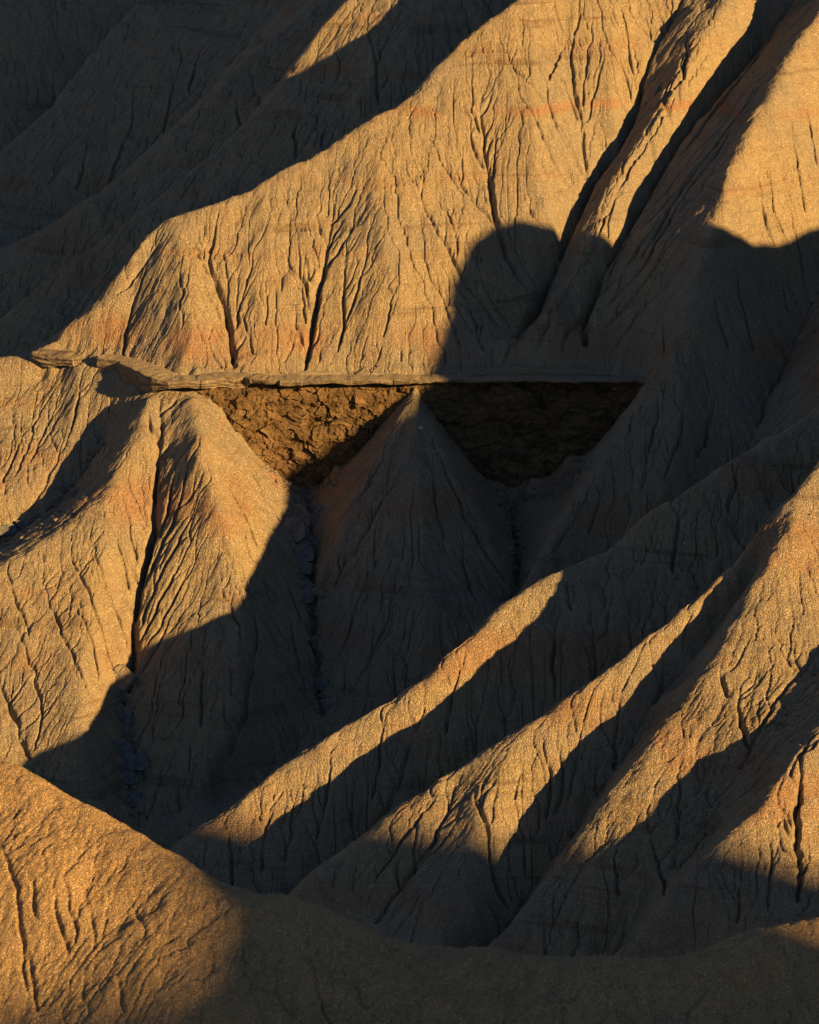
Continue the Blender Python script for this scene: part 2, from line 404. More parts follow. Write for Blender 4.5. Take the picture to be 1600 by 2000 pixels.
def shade_mask(x, y, z):
    u, v, t = uvt(x, y, z)
    P = np.array(PROF1); Q = np.array(PROF2)
    return (v < np.interp(u, P[:, 0], P[:, 1])) | (v < np.interp(u, Q[:, 0], Q[:, 1]))

# foreground hill, out of focus
JK = {}
JCR = [(-300,1440,113),(-100,1450,112),(0,1480,110),(50,1489,109.4),(100,1510,108.8),(155,1540,107.8),(205,1574,107),(255,1607,106),(330,1665,104),(400,1710,102.4),(470,1742,101.2),(540,1735,101.6),(620,1750,102),(700,1790,101),(760,1830,100.4),(850,1842,100.2),(950,1845,100),(1060,1860,99.4),(1180,1868,99),(1270,1862,99),(1350,1852,99),(1480,1810,100),(1600,1790,101),(1700,1755,102),(1900,1700,104)]
JK['crest'] = JCR
def jpt(p, d, dz):
    x, y, z = at(*p); return (x, y + d, z + dz)
jl = [smooth_line(zl(JCR), 2)]
jl.append(smooth_line([jpt(p, -5, -2.2 - .35 * math.sin(i * 1.3)) for i, p in enumerate(JCR)], 2))
jl.append(smooth_line([jpt(p, -16, -10 + .8 * math.sin(i * .9)) for i, p in enumerate(JCR)], 2))
jl.append(smooth_line([jpt(p, -34, -24) for p in JCR], 2))
jl.append(smooth_line([jpt(p, 8, -7) for p in JCR], 2))
jl.append(smooth_line([jpt(p, 22, -20) for p in JCR], 2))
gJ0, ZJ0, _ = solve(-36, 36, 60, 134, 0.5, jl, levels=(8, 4, 2, 1))
ZJ0 = blur(ZJ0, 1.3)

# ------------------------------------------------------------------ erosion detail
def route(Z, d, seed, jit=.25):
    """rainfall routed downhill: upslope area per cell"""
    ny, nx = Z.shape
    r = np.random.RandomState(seed)
    Zp = np.pad(Z, 1, mode='constant', constant_values=1e9)
    best = np.full(Z.shape, -1e9); rec = np.arange(ny * nx).reshape(ny, nx).copy()
    idx = rec.copy()
    for dj, di in ((-1,-1),(-1,0),(-1,1),(0,-1),(0,1),(1,-1),(1,0),(1,1)):
        dist = math.hypot(dj, di)
        s_ = (Z - Zp[1 + dj:ny + 1 + dj, 1 + di:nx + 1 + di]) / dist
        s_ = s_ * (1 + jit * (r.rand(ny, nx) - .5))
        m = (s_ > best) & (s_ > 0)
        best = np.where(m, s_, best); rec = np.where(m, idx + dj * nx + di, rec)
    order = np.argsort(-Z.ravel(), kind='stable').tolist()
    rc = rec.ravel().tolist()
    A = [1.0] * (ny * nx)
    for i in order:
        j = rc[i]
        if j != i: A[j] += A[i]
    return np.array(A).reshape(ny, nx) * d * d

def stamp(C, g, P, depth, width):
    """carve a V groove of given depth and half width (arrays along P) into C (positive = deeper)"""
    rmax = int(math.ceil(np.max(width) / g.d)) + 1
    fx = (P[:, 0] - g.x0) / g.d; fy = (P[:, 1] - g.y0) / g.d
    i0 = np.round(fx).astype(int); j0 = np.round(fy).astype(int)
    for dj in range(-rmax, rmax + 1):
        for di in range(-rmax, rmax + 1):
            i = i0 + di; j = j0 + dj
            dd = np.hypot(i - fx, j - fy) * g.d
            val = depth * np.clip(1 - dd / width, 0, 1) ** 1.3
            m = (i >= 0) & (i < g.nx) & (j >= 0) & (j < g.ny) & (val > 0)
            np.maximum.at(C, (j[m], i[m]), val[m])

def crackline(pts, g, Z, depth, width, seed, y0=118., y1=345.):
    """a gully drawn on the slope: pixels are dropped on to the terrain, then it becomes a wandering groove"""
    P3 = []
    for (a, b) in pts:
        q = hit(a, b, g, Z, y0, y1)
        if q is not None: P3.append(q)
    if len(P3) < 2: return None
    ok = [P3[0]]
    for q in P3[1:]:
        if abs(q[1] - ok[-1][1]) < 14: ok.append(q)
    if len(ok) < 2: return None
    P = dens(smooth_line(ok, 1), 0.06)
    n = len(P); s = np.arange(n) * .06
    P = P.copy()
    P[:, 0] += .16 * vnoise(s * 1.1, s * 0 + seed * 3.7, 5) + .07 * vnoise(s * 3.1, s * 0 + seed * 1.7, 9)
    k = np.linspace(0, 1, n)
    tap = np.clip(k * 2.2, .12, 1) * np.clip((1 - k) * 14, .6, 1)
    dep = depth * tap * (.75 + .35 * vnoise(s * .8, s * 0 + seed, 3))
    wid = width * np.clip(tap, .6, 1)
    return P, dep, np.maximum(wid, .1)

# (depth, half width, pixels down the line)
CRACKS = [
 (.6,.35,[(1345,130),(1290,240),(1245,305),(1205,370)]),(.5,.3,[(1235,320),(1195,395),(1168,455),(1140,520)]),(.5,.3,[(1410,50),(1365,130),(1325,205)]),(.5,.3,[(1130,520),(1100,590),(1075,650),(1050,700)]),(.6,.35,[(1180,500),(1150,570),(1125,640),(1100,700)]),(.5,.3,[(1060,600),(1030,660),(985,715)]),
 (.5,.3,[(1108,60),(1090,110),(1070,150)]),(.5,.3,[(1160,20),(1150,90),(1142,160),(1136,210)]),(.4,.25,[(1085,130),(1110,190),(1130,235)]),(.4,.25,[(1065,215),(1100,260),(1130,310)]),(.4,.25,[(1180,90),(1165,160),(1145,230)]),(.4,.25,[(1172,200),(1160,250),(1148,300)]),
 (.4,.25,[(905,180),(925,225),(938,260)]),(.4,.25,[(975,250),(965,300),(960,350)]),(.35,.22,[(850,300),(880,350),(905,380)]),(.4,.25,[(940,540),(965,590),(990,640)]),(.35,.22,[(1000,470),(1025,520),(1045,560)]),(.35,.22,[(860,560),(880,620),(900,680)]),(.4,.25,[(900,560),(925,620),(945,690)]),
 (.5,.3,[(1225,60),(1232,110),(1238,150)]),(.5,.3,[(1240,20),(1265,60),(1285,80)]),(.4,.25,[(1205,100),(1222,150),(1232,200)]),
 (.4,.25,[(1545,260),(1560,330),(1572,400)]),(.4,.25,[(1480,360),(1495,420),(1510,470)]),(.4,.25,[(1520,470),(1540,530),(1558,590)]),(.35,.22,[(1450,470),(1480,540),(1510,600)]),
 (.5,.35,[(1300,420),(1260,470),(1225,520)]),(.5,.35,[(1360,330),(1300,400),(1260,440)]),(.5,.3,[(1440,230),(1390,310),(1340,380)]),(.4,.3,[(1250,430),(1215,490),(1180,560),(1150,610)]),
 (.9,.55,[(400,450),(412,520),(436,585),(448,650),(460,715)]),(.35,.25,[(500,470),(485,540),(468,600),(462,640)]),(.3,.22,[(468,600),(480,640),(490,670),(497,690)]),(.3,.22,[(372,470),(398,500),(412,530)]),(.25,.2,[(435,480),(440,540),(450,600)]),
 (1.0,.6,[(655,385),(648,440),(637,510),(622,570),(608,640),(598,715)]),(.5,.3,[(580,480),(588,540),(600,580),(612,610)]),(.4,.25,[(585,530),(590,590),(600,630)]),(.45,.3,[(690,470),(672,530),(672,590),(668,640),(660,680)]),(.4,.25,[(725,480),(705,540),(688,590),(676,620)]),(.3,.2,[(768,570),(760,620),(750,655)]),(.3,.2,[(600,430),(612,480),(625,530)]),(.25,.2,[(520,530),(522,580),(521,630)]),(.3,.2,[(350,500),(356,580),(352,640)]),
 (.35,.3,[(302,470),(283,540),(262,590),(247,640),(243,697)]),(.3,.2,[(405,655),(420,690),(432,715)]),(.25,.2,[(575,650),(565,680),(555,700)]),(.25,.2,[(705,672),(702,700)]),(.2,.18,[(745,672),(735,700)]),(.2,.18,[(785,680),(780,710)]),(.2,.18,[(625,675),(622,705)]),
 (.9,.5,[(938,185),(940,240),(950,300),(958,350),(966,425),(985,480),(1010,530),(1030,570)]),(.4,.25,[(918,230),(920,280),(945,325)]),(.5,.3,[(880,310),(910,370),(945,410),(962,430)]),(.5,.3,[(820,340),(825,390),(850,450),(885,500),(905,545),(945,590),(975,640)]),(.3,.2,[(865,380),(880,430),(893,470),(895,500)]),(.4,.25,[(912,470),(935,520),(950,570),(985,620),(1000,650)]),
 (.35,.22,[(985,90),(1000,130),(1035,160),(1060,185)]),(.5,.3,[(1065,180),(1085,240),(1110,290),(1135,330),(1145,350)]),(.7,.4,[(1130,30),(1112,100),(1118,160),(1132,205),(1138,270),(1146,345)]),(.4,.25,[(1000,170),(1045,225),(1065,280),(1090,340),(1120,380)]),(.35,.22,[(1040,270),(1065,340),(1095,390),(1112,425)]),(.3,.2,[(1105,60),(1112,110)]),(.35,.2,[(1210,20),(1230,70),(1245,120),(1240,180)]),(.3,.2,[(1185,140),(1205,180),(1222,220)]),(.4,.25,[(1310,-10),(1310,40),(1302,70)]),(.3,.2,[(1030,390),(1040,430),(1060,460)]),(.4,.2,[(1122,380),(1118,420),(1112,450)]),(.3,.2,[(1180,250),(1188,300)]),
 (1.6,1.0,[(1360,-60),(1300,60),(1262,120),(1237,240),(1160,345),(1120,440),(1070,540),(1040,620),(1005,675)]),
 (.9,.6,[(600,975),(612,1060),(608,1200),(620,1300),(632,1395)]),(.9,.5,[(1000,1000),(1008,1060),(1012,1140)]),
 (1.4,.9,[(1590,-60),(1500,70),(1420,165),(1330,255),(1262,380),(1200,490),(1160,565),(1135,640),(1142,690)]),
 (.6,.35,[(1345,60),(1340,110),(1330,160),(1290,195),(1270,215)]),(.4,.25,[(1200,385),(1185,430),(1183,470)]),
 (.6,.4,[(1560,0),(1500,80),(1440,160),(1400,200),(1370,250),(1330,300)]),(.6,.4,[(1480,170),(1420,250),(1340,360),(1290,440),(1255,500)]),(.5,.3,[(1400,290),(1350,370),(1300,440),(1265,510),(1210,570),(1170,620)]),(.5,.3,[(1340,440),(1290,510),(1240,570),(1190,640)]),(.4,.25,[(1470,120),(1430,170),(1395,215)]),(.4,.3,[(1290,560),(1240,620),(1200,680)]),
 (.4,.25,[(1500,330),(1510,400),(1525,440),(1545,500)]),(.4,.25,[(1540,350),(1550,420),(1560,480),(1575,560)]),(.4,.25,[(1430,530),(1455,600),(1470,680)]),(.5,.3,[(1480,500),(1520,560),(1555,620)]),(.4,.25,[(1570,180),(1585,260),(1598,330)]),(.4,.25,[(1400,600),(1420,680)]),
 (.5,.3,[(1560,650),(1540,700),(1505,760),(1480,830)]),(.35,.22,[(1300,770),(1265,880),(1255,960)]),(.35,.22,[(1340,760),(1330,850),(1300,940)]),(.35,.22,[(1400,760),(1380,850),(1360,900)]),(.3,.2,[(1240,800),(1225,860)]),(.3,.2,[(1180,960),(1150,1040)]),(.3,.2,[(1130,1000),(1080,1080)]),
 (1.3,.7,[(311,775),(316,850),(305,950),(300,1050),(265,1165),(258,1290),(243,1370)]),
 (.6,.4,[(375,900),(345,1000),(310,1080),(280,1150)]),(.45,.3,[(400,930),(370,1010),(335,1090),(300,1160),(270,1230)]),(.4,.28,[(395,1010),(360,1090),(310,1180),(275,1250)]),(.4,.25,[(380,1080),(340,1170),(290,1260)]),(.45,.3,[(345,900),(330,980),(312,1050)]),(.3,.2,[(350,1180),(310,1250),(280,1310)]),
 (.5,.3,[(450,1080),(480,1150),(500,1200),(495,1290),(485,1380),(470,1440),(430,1500)]),(.35,.22,[(450,950),(475,1000),(500,1060)]),(.35,.22,[(430,1140),(460,1200),(475,1260)]),(.3,.2,[(480,900),(520,970),(545,1010)]),(.3,.2,[(540,1090),(570,1150),(590,1220)]),(.3,.2,[(470,1020),(485,1080)]),(.3,.2,[(390,1260),(400,1340),(390,1420)]),(.3,.2,[(560,1180),(580,1280),(600,1360)]),
 (.5,.3,[(120,880),(90,940),(60,1000)]),(.4,.25,[(85,760),(60,850),(30,930)]),(.4,.25,[(165,750),(150,800),(140,850)]),(.35,.22,[(55,820),(30,880),(5,940)]),(.35,.22,[(120,760),(85,840),(60,900)]),
 (.35,.25,[(235,960),(255,1020),(265,1090)]),(.35,.22,[(130,1060),(160,1130),(190,1200),(215,1280),(235,1340)]),(.4,.25,[(180,1040),(200,1130),(230,1200),(250,1270)]),(.35,.22,[(60,1100),(100,1180),(130,1260),(170,1340),(195,1390)]),(.5,.35,[(-20,1300),(10,1360),(35,1420),(60,1480)]),(.35,.22,[(20,1200),(60,1290),(85,1380),(70,1460)]),(.35,.22,[(150,1180),(180,1260),(195,1330)]),(.3,.2,[(10,1120),(40,1190),(60,1250)]),(.3,.2,[(220,1000),(240,1080),(255,1150)]),
 (.5,.3,[(830,830),(870,920),(905,1000),(950,1080),(990,1140)]),(.4,.25,[(790,900),(750,980),(700,1060),(650,1150)]),(.35,.22,[(770,860),(710,960),(660,1030)]),(.35,.22,[(840,880),(850,980),(870,1080)]),(.3,.2,[(740,1080),(700,1180),(660,1280)]),(.3,.2,[(900,1080),(930,1180)]),(.3,.2,[(780,1150),(740,1250),(700,1330)]),
 (.5,.3,[(1030,1140),(1020,1220),(1030,1300),(1015,1380)]),(.5,.3,[(975,1170),(975,1260),(970,1330)]),(.5,.3,[(1150,1190),(1165,1260),(1160,1330)]),(.4,.25,[(1090,1210),(1080,1290),(1085,1370)]),(.5,.3,[(1250,1010),(1240,1100),(1250,1190),(1230,1260)]),(.4,.25,[(1330,960),(1320,1050),(1310,1120)]),(.4,.25,[(900,1290),(880,1360),(870,1440)]),(.4,.25,[(1450,900),(1420,1000)]),(.4,.25,[(750,1400),(740,1480),(730,1560)]),(.45,.3,[(830,1380),(790,1480),(770,1560),(720,1620)]),(.35,.22,[(650,1450),(640,1550),(620,1640)]),(.35,.22,[(530,1560),(520,1640),(510,1710)]),(.5,.3,[(448,1640),(452,1690),(458,1730)]),(.3,.2,[(580,1530),(570,1620),(560,1690)]),(.3,.2,[(1100,1130),(1120,1200)]),
 (.5,.3,[(1290,1250),(1300,1300),(1290,1350),(1275,1380)]),(.4,.25,[(1220,1310),(1215,1370),(1205,1440),(1200,1500)]),(.6,.35,[(925,1540),(945,1600),(960,1680),(985,1760)]),(.4,.25,[(1060,1440),(1075,1520),(1070,1600)]),(.4,.25,[(1090,1440),(1100,1510),(1090,1580)]),(.35,.22,[(1350,1190),(1340,1240),(1330,1280)]),(.35,.22,[(1000,1530),(1020,1610),(1030,1700)]),(.35,.22,[(1150,1370),(1130,1460),(1110,1560)]),
 (.6,.4,[(890,1535),(865,1600),(840,1650),(800,1700),(760,1760),(740,1790)]),(.4,.25,[(860,1530),(820,1590),(770,1660),(730,1720)]),
 (.5,.3,[(1450,1340),(1440,1400),(1470,1460)]),(.4,.25,[(1255,1600),(1290,1680),(1310,1740)]),(.35,.22,[(1330,1480),(1325,1560),(1320,1640)]),(.35,.22,[(1200,1680),(1210,1750)]),(.35,.22,[(1400,1300),(1420,1360)]),
 (.7,.4,[(1575,1440),(1562,1520),(1560,1600),(1562,1680),(1560,1760)]),(.4,.25,[(1500,1620),(1505,1700),(1500,1780)]),(.35,.22,[(1440,1720),(1440,1800)]),(.4,.3,[(1590,1280),(1530,1350),(1490,1410),(1450,1490)]),
 (.5,.35,[(790,10),(745,90),(735,160),(740,200)]),(.4,.3,[(720,60),(735,120),(738,180)]),(.4,.3,[(590,210),(575,260),(580,310)]),(.35,.25,[(640,230),(625,290)]),(.35,.25,[(530,30),(510,100)]),(.5,.35,[(390,100),(370,180),(355,240)]),(.4,.3,[(350,130),(330,200),(320,260)]),(.5,.35,[(270,200),(240,290),(210,360)]),(.4,.3,[(170,290),(150,370),(130,420)]),(.4,.3,[(330,450),(280,520),(230,580)]),(.4,.3,[(130,300),(95,360)]),(.4,.3,[(460,190),(470,240)]),(.35,.25,[(420,300),(350,390)]),
]

def branches(P, depth, width, g0_, gx_, gy_, seed, level=2):
    """side gullies that climb away from a gully: returns (P, depth, width) grooves"""
    r = np.random.RandomState(seed)
    out = []
    L = len(P) * .06
    nb = int(np.clip(L * (1.0 if level == 2 else .8), 1, 9))
    for q in range(nb):
        k = r.uniform(.06, .92); i = int(k * (len(P) - 1))
        sgn = 1 if (q + seed) % 2 else -1
        ang = sgn * r.uniform(.45, .95); ln = r.uniform(.9, 3.6) * (1.0 if level == 2 else .45)
        x, y = P[i, 0], P[i, 1]; pts = []
        wob = r.uniform(0, 50)
        for s_ in np.arange(0, ln, .06):
            pts.append((x, y, 0))
            a = float(g0_.sample(gx_, np.array([x]), np.array([y]))[0]); b = float(g0_.sample(gy_, np.array([x]), np.array([y]))[0])
            h_ = math.atan2(b, a) + ang * max(.12, 1 - s_ / ln * 1.3) + .35 * math.sin(s_ * 3.1 + wob) * .6
            x += .06 * math.cos(h_); y += .06 * math.sin(h_)
        pts = np.array(pts); n = len(pts)
        if n < 6: continue
        t_ = np.linspace(1, .12, n)
        d_ = depth * r.uniform(.4, .75) * t_ * (.8 + .3 * np.sin(np.arange(n) * .35 + wob))
        out.append((pts, np.maximum(d_, .02), np.maximum(width * .75 * (.5 + .5 * t_), .11)))
        if level > 1: out += branches(pts, depth * .5, width * .7, g0_, gx_, gy_, seed * 7 + q, 1)
    return out

def erode(g, Z, seed, passes=3, k=.05, p=.42, cap=.55, noise=.12, sm=.65, thr=.25):
    """let water cut rills: each pass routes rain over the carved surface and deepens where it gathers"""
    n = noise * (fbm(g.X * 1.1, g.Y * 1.1, 4, seed) + .5 * fbm(g.X * .35, g.Y * .35, 2, seed + 30))
    carve = np.zeros_like(Z)
    for q in range(passes):
        A = route(Z + n - carve, g.d, seed + q)
        c = np.minimum(k * np.maximum(A - thr, 0) ** p, cap)
        c = blur(c, sm)
        carve = carve * (q > 0) * .5 + c * (1.0 if q == 0 else .6)
    return carve

DX = 0.25 if QUICK else 0.068
g = Grid(-54, 56, 126, 352, DX)
# crests and gullies wander a little: sample the smooth slope through a warp (not at the cliff)
calm = np.clip(np.abs(g.Y - 221.7) / 2.0 - 1.0, 0, 1)
calm = np.where((g.X > -24) & (g.X < 20), calm, 1.0)
WX = calm * (.20 * fbm(g.X * .38, g.Y * .38, 3, 301, .55)); WY = calm * (.20 * fbm(g.X * .38, g.Y * .38, 3, 311, .55))
Zm = g0.sample_c(Z0s, g.X + WX, g.Y + WY)
# broad undulation and lumps
Zm += .22 * fbm(g.X * .16, g.Y * .16, 3, 11) + .05 * fbm(g.X * .9, g.Y * .9, 3, 21)
def lump(px, py, Y, rx, ry, h, seed):
    global Zm
    a, b = ray(px, py); x0 = a * Y
    e = ((g.X - x0) / rx) ** 2 + ((g.Y - Y) / ry) ** 2
    m = e < 9
    Zm[m] += h * np.exp(-e[m]) * (1 + .35 * fbm(g.X[m] * .8, g.Y[m] * .8, 3, seed))
for a_ in ((1065,680,225.6,2.6,1.8,1.1,1),(1010,700,224.4,2.2,1.2,.6,2),(1120,700,224.4,2.0,1.2,.6,3),(1080,620,228.5,.9,2.4,.7,4),(1160,660,226.5,.8,2.0,.5,5),
           (985,985,219.9,1.1,1.2,1.0,6),(1045,955,219.9,1.3,1.2,1.5,7),(1030,1030,218.4,.8,1.4,.8,8),(1105,930,219.8,1.2,1.1,1.0,9),(655,945,219.8,.8,1.2,.7,10)):
    lump(*a_)
GY0, GX0 = np.gradient(Z0s, g0.d)
Cc = np.zeros_like(Zm)
for i, (dep, wid, pts) in enumerate(CRACKS):
    r = crackline(pts, g0, Z0s, dep * 1.5, np.maximum(wid * .68, .15), i)
    if r is not None:
        stamp(Cc, g, *r)
        for b_ in branches(r[0], dep * 1.25, max(wid * .62, .14), g0, GX0, GY0, i + 3): stamp(Cc, g, *b_)
Cc = blur(Cc, .4)
gm = Grid(-54, 56, 126, 352, 0.24)
Zq = gm_Z = g.sample(Zm - Cc, gm.X, gm.Y)
er1 = erode(gm, gm_Z, 3, passes=2, k=.05, p=.36, cap=.35, noise=.16, sm=.55)
Zm = Zm - Cc - g.sample(np.zeros_like(Zm), g.X, g.Y) - gm.sample_c(er1, g.X, g.Y)
if not QUICK:
    er2 = erode(g, Zm, 8, passes=3, k=.12, p=.38, cap=.6, noise=.17, sm=.42, thr=.5)
    Zm -= er2 * (.85 + .4 * vnoise(g.X * .21, g.Y * .21, 54))
    er3 = erode(g, Zm + .05 * vnoise(g.X * 3.3, g.Y * 3.3, 57), 18, passes=1, k=.10, p=.25, cap=.10, noise=.06, sm=.4, thr=.03)
    Zm -= er3 * (.6 + .6 * np.abs(vnoise(g.X * .35, g.Y * .35, 91)))
Zm += .018 * fbm(g.X * 4.5, g.Y * 4.5, 2, 41)

INF = (np.abs(g.X) < g.Y * .141 * 1.2 + 3)
keep = INF[:-1, :-1]
V = np.stack([g.X.ravel(), g.Y.ravel(), Zm.ravel()], -1)
V, F = compact(V, grid_faces(g.ny, g.nx, keep))
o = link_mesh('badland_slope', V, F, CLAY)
o['kind'] = 'structure'
print('slope verts', len(V))

# coarser slope outside the picture
drop = (np.abs(g0.X) < g0.Y * .141 * 1.2 + 1.5) & (g0.Y > 127.5) & (g0.Y < 350)
Vc = np.stack([g0.X.ravel(), g0.Y.ravel(), (Z0s - .3).ravel()], -1)
Vc, Fc = compact(Vc, grid_faces(g0.ny, g0.nx, ~drop[:-1, :-1]))
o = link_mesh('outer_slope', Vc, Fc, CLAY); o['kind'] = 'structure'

# foreground hill
gJ = Grid(-26, 26, 80, 122, .18 if QUICK else .06)
ZJ = gJ0.sample_c(ZJ0, gJ.X, gJ.Y) + .18 * fbm(gJ.X * .3, gJ.Y * .3, 3, 61) + .05 * fbm(gJ.X * 1.2, gJ.Y * 1.2, 4, 66, .6)
JCRACKS = [(.4,.22,[(10,1640),(20,1720),(45,1800),(60,1880),(80,1960)]),(.3,.15,[(55,1690),(65,1750),(80,1800)]),(.35,.17,[(105,1720),(110,1790),(125,1840),(130,1860)]),(.3,.15,[(130,1680),(135,1760),(148,1840)]),(.25,.13,[(170,1740),(185,1800),(190,1860)]),(.25,.13,[(240,1740),(270,1790),(288,1825)]),(.3,.15,[(0,1790),(40,1860),(70,1990)]),(.25,.13,[(160,1900),(175,1990)]),(.25,.13,[(600,1850),(615,1920),(650,1990)]),(.25,.13,[(670,1870),(700,1930),(730,1990)]),(.2,.12,[(430,1900),(450,1960)]),(.2,.12,[(230,1880),(245,1980)]),(.2,.12,[(80,1640),(88,1700)])]
CJ = np.zeros_like(ZJ)
GYJ, GXJ = np.gradient(ZJ0, gJ0.d)
for i, (dep, wid, pts) in enumerate(JCRACKS):
    r = crackline(pts, gJ0, ZJ0, dep, wid, 100 + i, 70., 120.)
    if r is not None:
        stamp(CJ, gJ, r[0], r[1] * .9, r[2] * .6)
        for b_ in branches(r[0], dep * .3, max(wid * .5, .08), gJ0, GXJ, GYJ, i + 200): stamp(CJ, gJ, *b_)
ZJ = ZJ - blur(CJ, .7)
if not QUICK: ZJ -= erode(gJ, ZJ, 77, passes=2, k=.06, p=.34, cap=.15, noise=.12, sm=.45, thr=.1) + erode(gJ, ZJ, 78, passes=1, k=.05, p=.25, cap=.045, noise=.04, sm=.5, thr=.02)
V = np.stack([gJ.X.ravel(), gJ.Y.ravel(), ZJ.ravel()], -1)
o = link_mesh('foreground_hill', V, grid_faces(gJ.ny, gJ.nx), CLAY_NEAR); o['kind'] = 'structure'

# hills outside the picture on the sun's side; their crests throw the long shadows
def shade_hill(name, prof, t0, u0, u1, slope, base, seed):
    d = 1.0
    U, T = np.meshgrid(np.arange(u0, u1 + d, d * .5), np.arange(-190, 191, 2.0))
    P = np.array(prof)
    crest = np.interp(U, P[:, 0], P[:, 1]) - t0 * TANE + .14 * vnoise(U * .9, U * 0, seed) + .08 * vnoise(U * 2.3, U * 0, seed + 1)
    a = np.abs(T)
    slope = np.where(T > 0, slope + .6 * np.clip(crest / 40, 0, 1), slope)
    Z = crest - slope * a - .9 * np.minimum(a / 4, 1) * np.abs(fbm(U * .12, T * .12, 3, seed))* 2 * (a > 0)
    Z = np.maximum(Z, base + 3 * fbm(U * .03, T * .03, 3, seed + 5))
    t = T + t0
    X = -t * math.sin(PHI) + U * math.cos(PHI); Y = t * math.cos(PHI) + U * math.sin(PHI)
    V = np.stack([X.ravel(), Y.ravel(), Z.ravel()], -1)
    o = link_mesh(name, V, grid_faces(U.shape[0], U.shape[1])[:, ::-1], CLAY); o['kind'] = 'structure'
shade_hill('side_hill', PROF1, 45.0, 112, 300, .8, -92, 5)
shade_hill('near_hill', PROF2, -230.0, 20, 150, .8, -92, 6)

# country all round
U, W = np.meshgrid(np.arange(-700, 701, 10.0), np.arange(-500, 1101, 10.0))
rr = np.hypot(U, W - 200)
Zf = -112 + 50 * np.clip((rr - 190) / 260, 0, 1) * (1 - np.abs(fbm(U * .006, W * .006, 4, 90))) + 6 * fbm(U * .02, W * .02, 3, 95)
V = np.stack([U.ravel(), W.ravel(), Zf.ravel()], -1)
o = link_mesh('ground', V, grid_faces(*U.shape), CLAY); o['kind'] = 'structure'

# ------------------------------------------------------------------ cliff under the ledge
def tagk(o, kind): o['kind'] = kind; return o
xs = np.arange(-18.6, 18.9, .055); zs = np.arange(-60.7, -74.0, -.055)
CX, CZ = np.meshgrid(xs, zs)
def cells(x, y, seed):
    """jittered cells: distance to the nearest border, a random number per cell and the offset from its centre"""
    xi = np.floor(x).astype(int); yi = np.floor(y).astype(int)
    f1 = np.full(x.shape, 9.); f2 = f1.copy(); idr = np.zeros(x.shape); ox = np.zeros(x.shape); oy = np.zeros(x.shape)
    for dj in (-1, 0, 1):
        for di in (-1, 0, 1):
            a_ = xi + di; b_ = yi + dj
            jx = vnoise(a_ + .0, b_ + .0, seed) * .4 + .5; jy = vnoise(a_ + .0, b_ + .0, seed + 1) * .4 + .5
            dx = a_ + jx - x; dy = b_ + jy - y
            d_ = np.hypot(dx, dy); c = d_ < f1
            f2 = np.where(c, f1, np.minimum(f2, d_)); f1 = np.where(c, d_, f1)
            idr = np.where(c, vnoise(a_ + .0, b_ + .0, seed + 2), idr); ox = np.where(c, dx, ox); oy = np.where(c, dy, oy)
    return f2 - f1, idr, ox, oy
wx = CX + .35 * fbm(CX * .8, CZ * .8, 3, 81); wz = CZ + .3 * fbm(CX * .7, CZ * .9, 3, 82)
e1, r1, ox1, oy1 = cells(wx * .95, wz * 1.7, 83)
e2, r2, ox2, oy2 = cells(wx * 2.6, wz * 4.2, 84)
e0, r0, ox0, oy0 = cells(wx * .28, wz * .42, 85)
disp = .24 * r0 + .17 * r1 + .07 * r2 + .16 * r1 * ox1 + .2 * np.abs(r2) * oy1 + .05 * r0 * ox2
disp -= .07 * np.clip(1 - e1 / .06, 0, 1) * (r2 > -.2) + .03 * np.clip(1 - e2 / .12, 0, 1) * (r0 > .2) + .0 * e0
disp += .10 * fbm(CX * .9, CZ * 1.3, 4, 74, .6) + .02 * fbm(CX * 5, CZ * 7, 2, 75)
disp += .45 * vnoise(CX * .3, CZ * .12, 76) + .35 * np.clip((-66.5 - CZ) / 3, 0, 1) * np.abs(fbm(CX * .5, CZ * .3, 3, 78))
disp += .12 * np.sin((CZ + .4 * fbm(CX * .2, CZ * .2, 2, 87)) * 4.2) * np.clip(vnoise(CX * .15, CZ * .4, 88) + .5, 0, 1)
disp -= .55 * np.clip((CZ + 62.6) / 1.8, 0, 1)                     # undercut right below the ledge
slopeout = .06 * (-61 - CZ) + .9 * np.clip((-69 - CZ) / 3, 0, 1) ** 2
CYY = 221.0 - slopeout - disp
edge = np.clip((CX - 16.2) / 2.6, 0, 1)
CYY -= edge * 1.1
V = np.stack([CX.ravel(), CYY.ravel(), CZ.ravel()], -1)
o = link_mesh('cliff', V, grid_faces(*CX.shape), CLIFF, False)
o['label'] = 'dark brown mudstone cliff recessed under the sandstone ledge'; o['category'] = 'cliff'

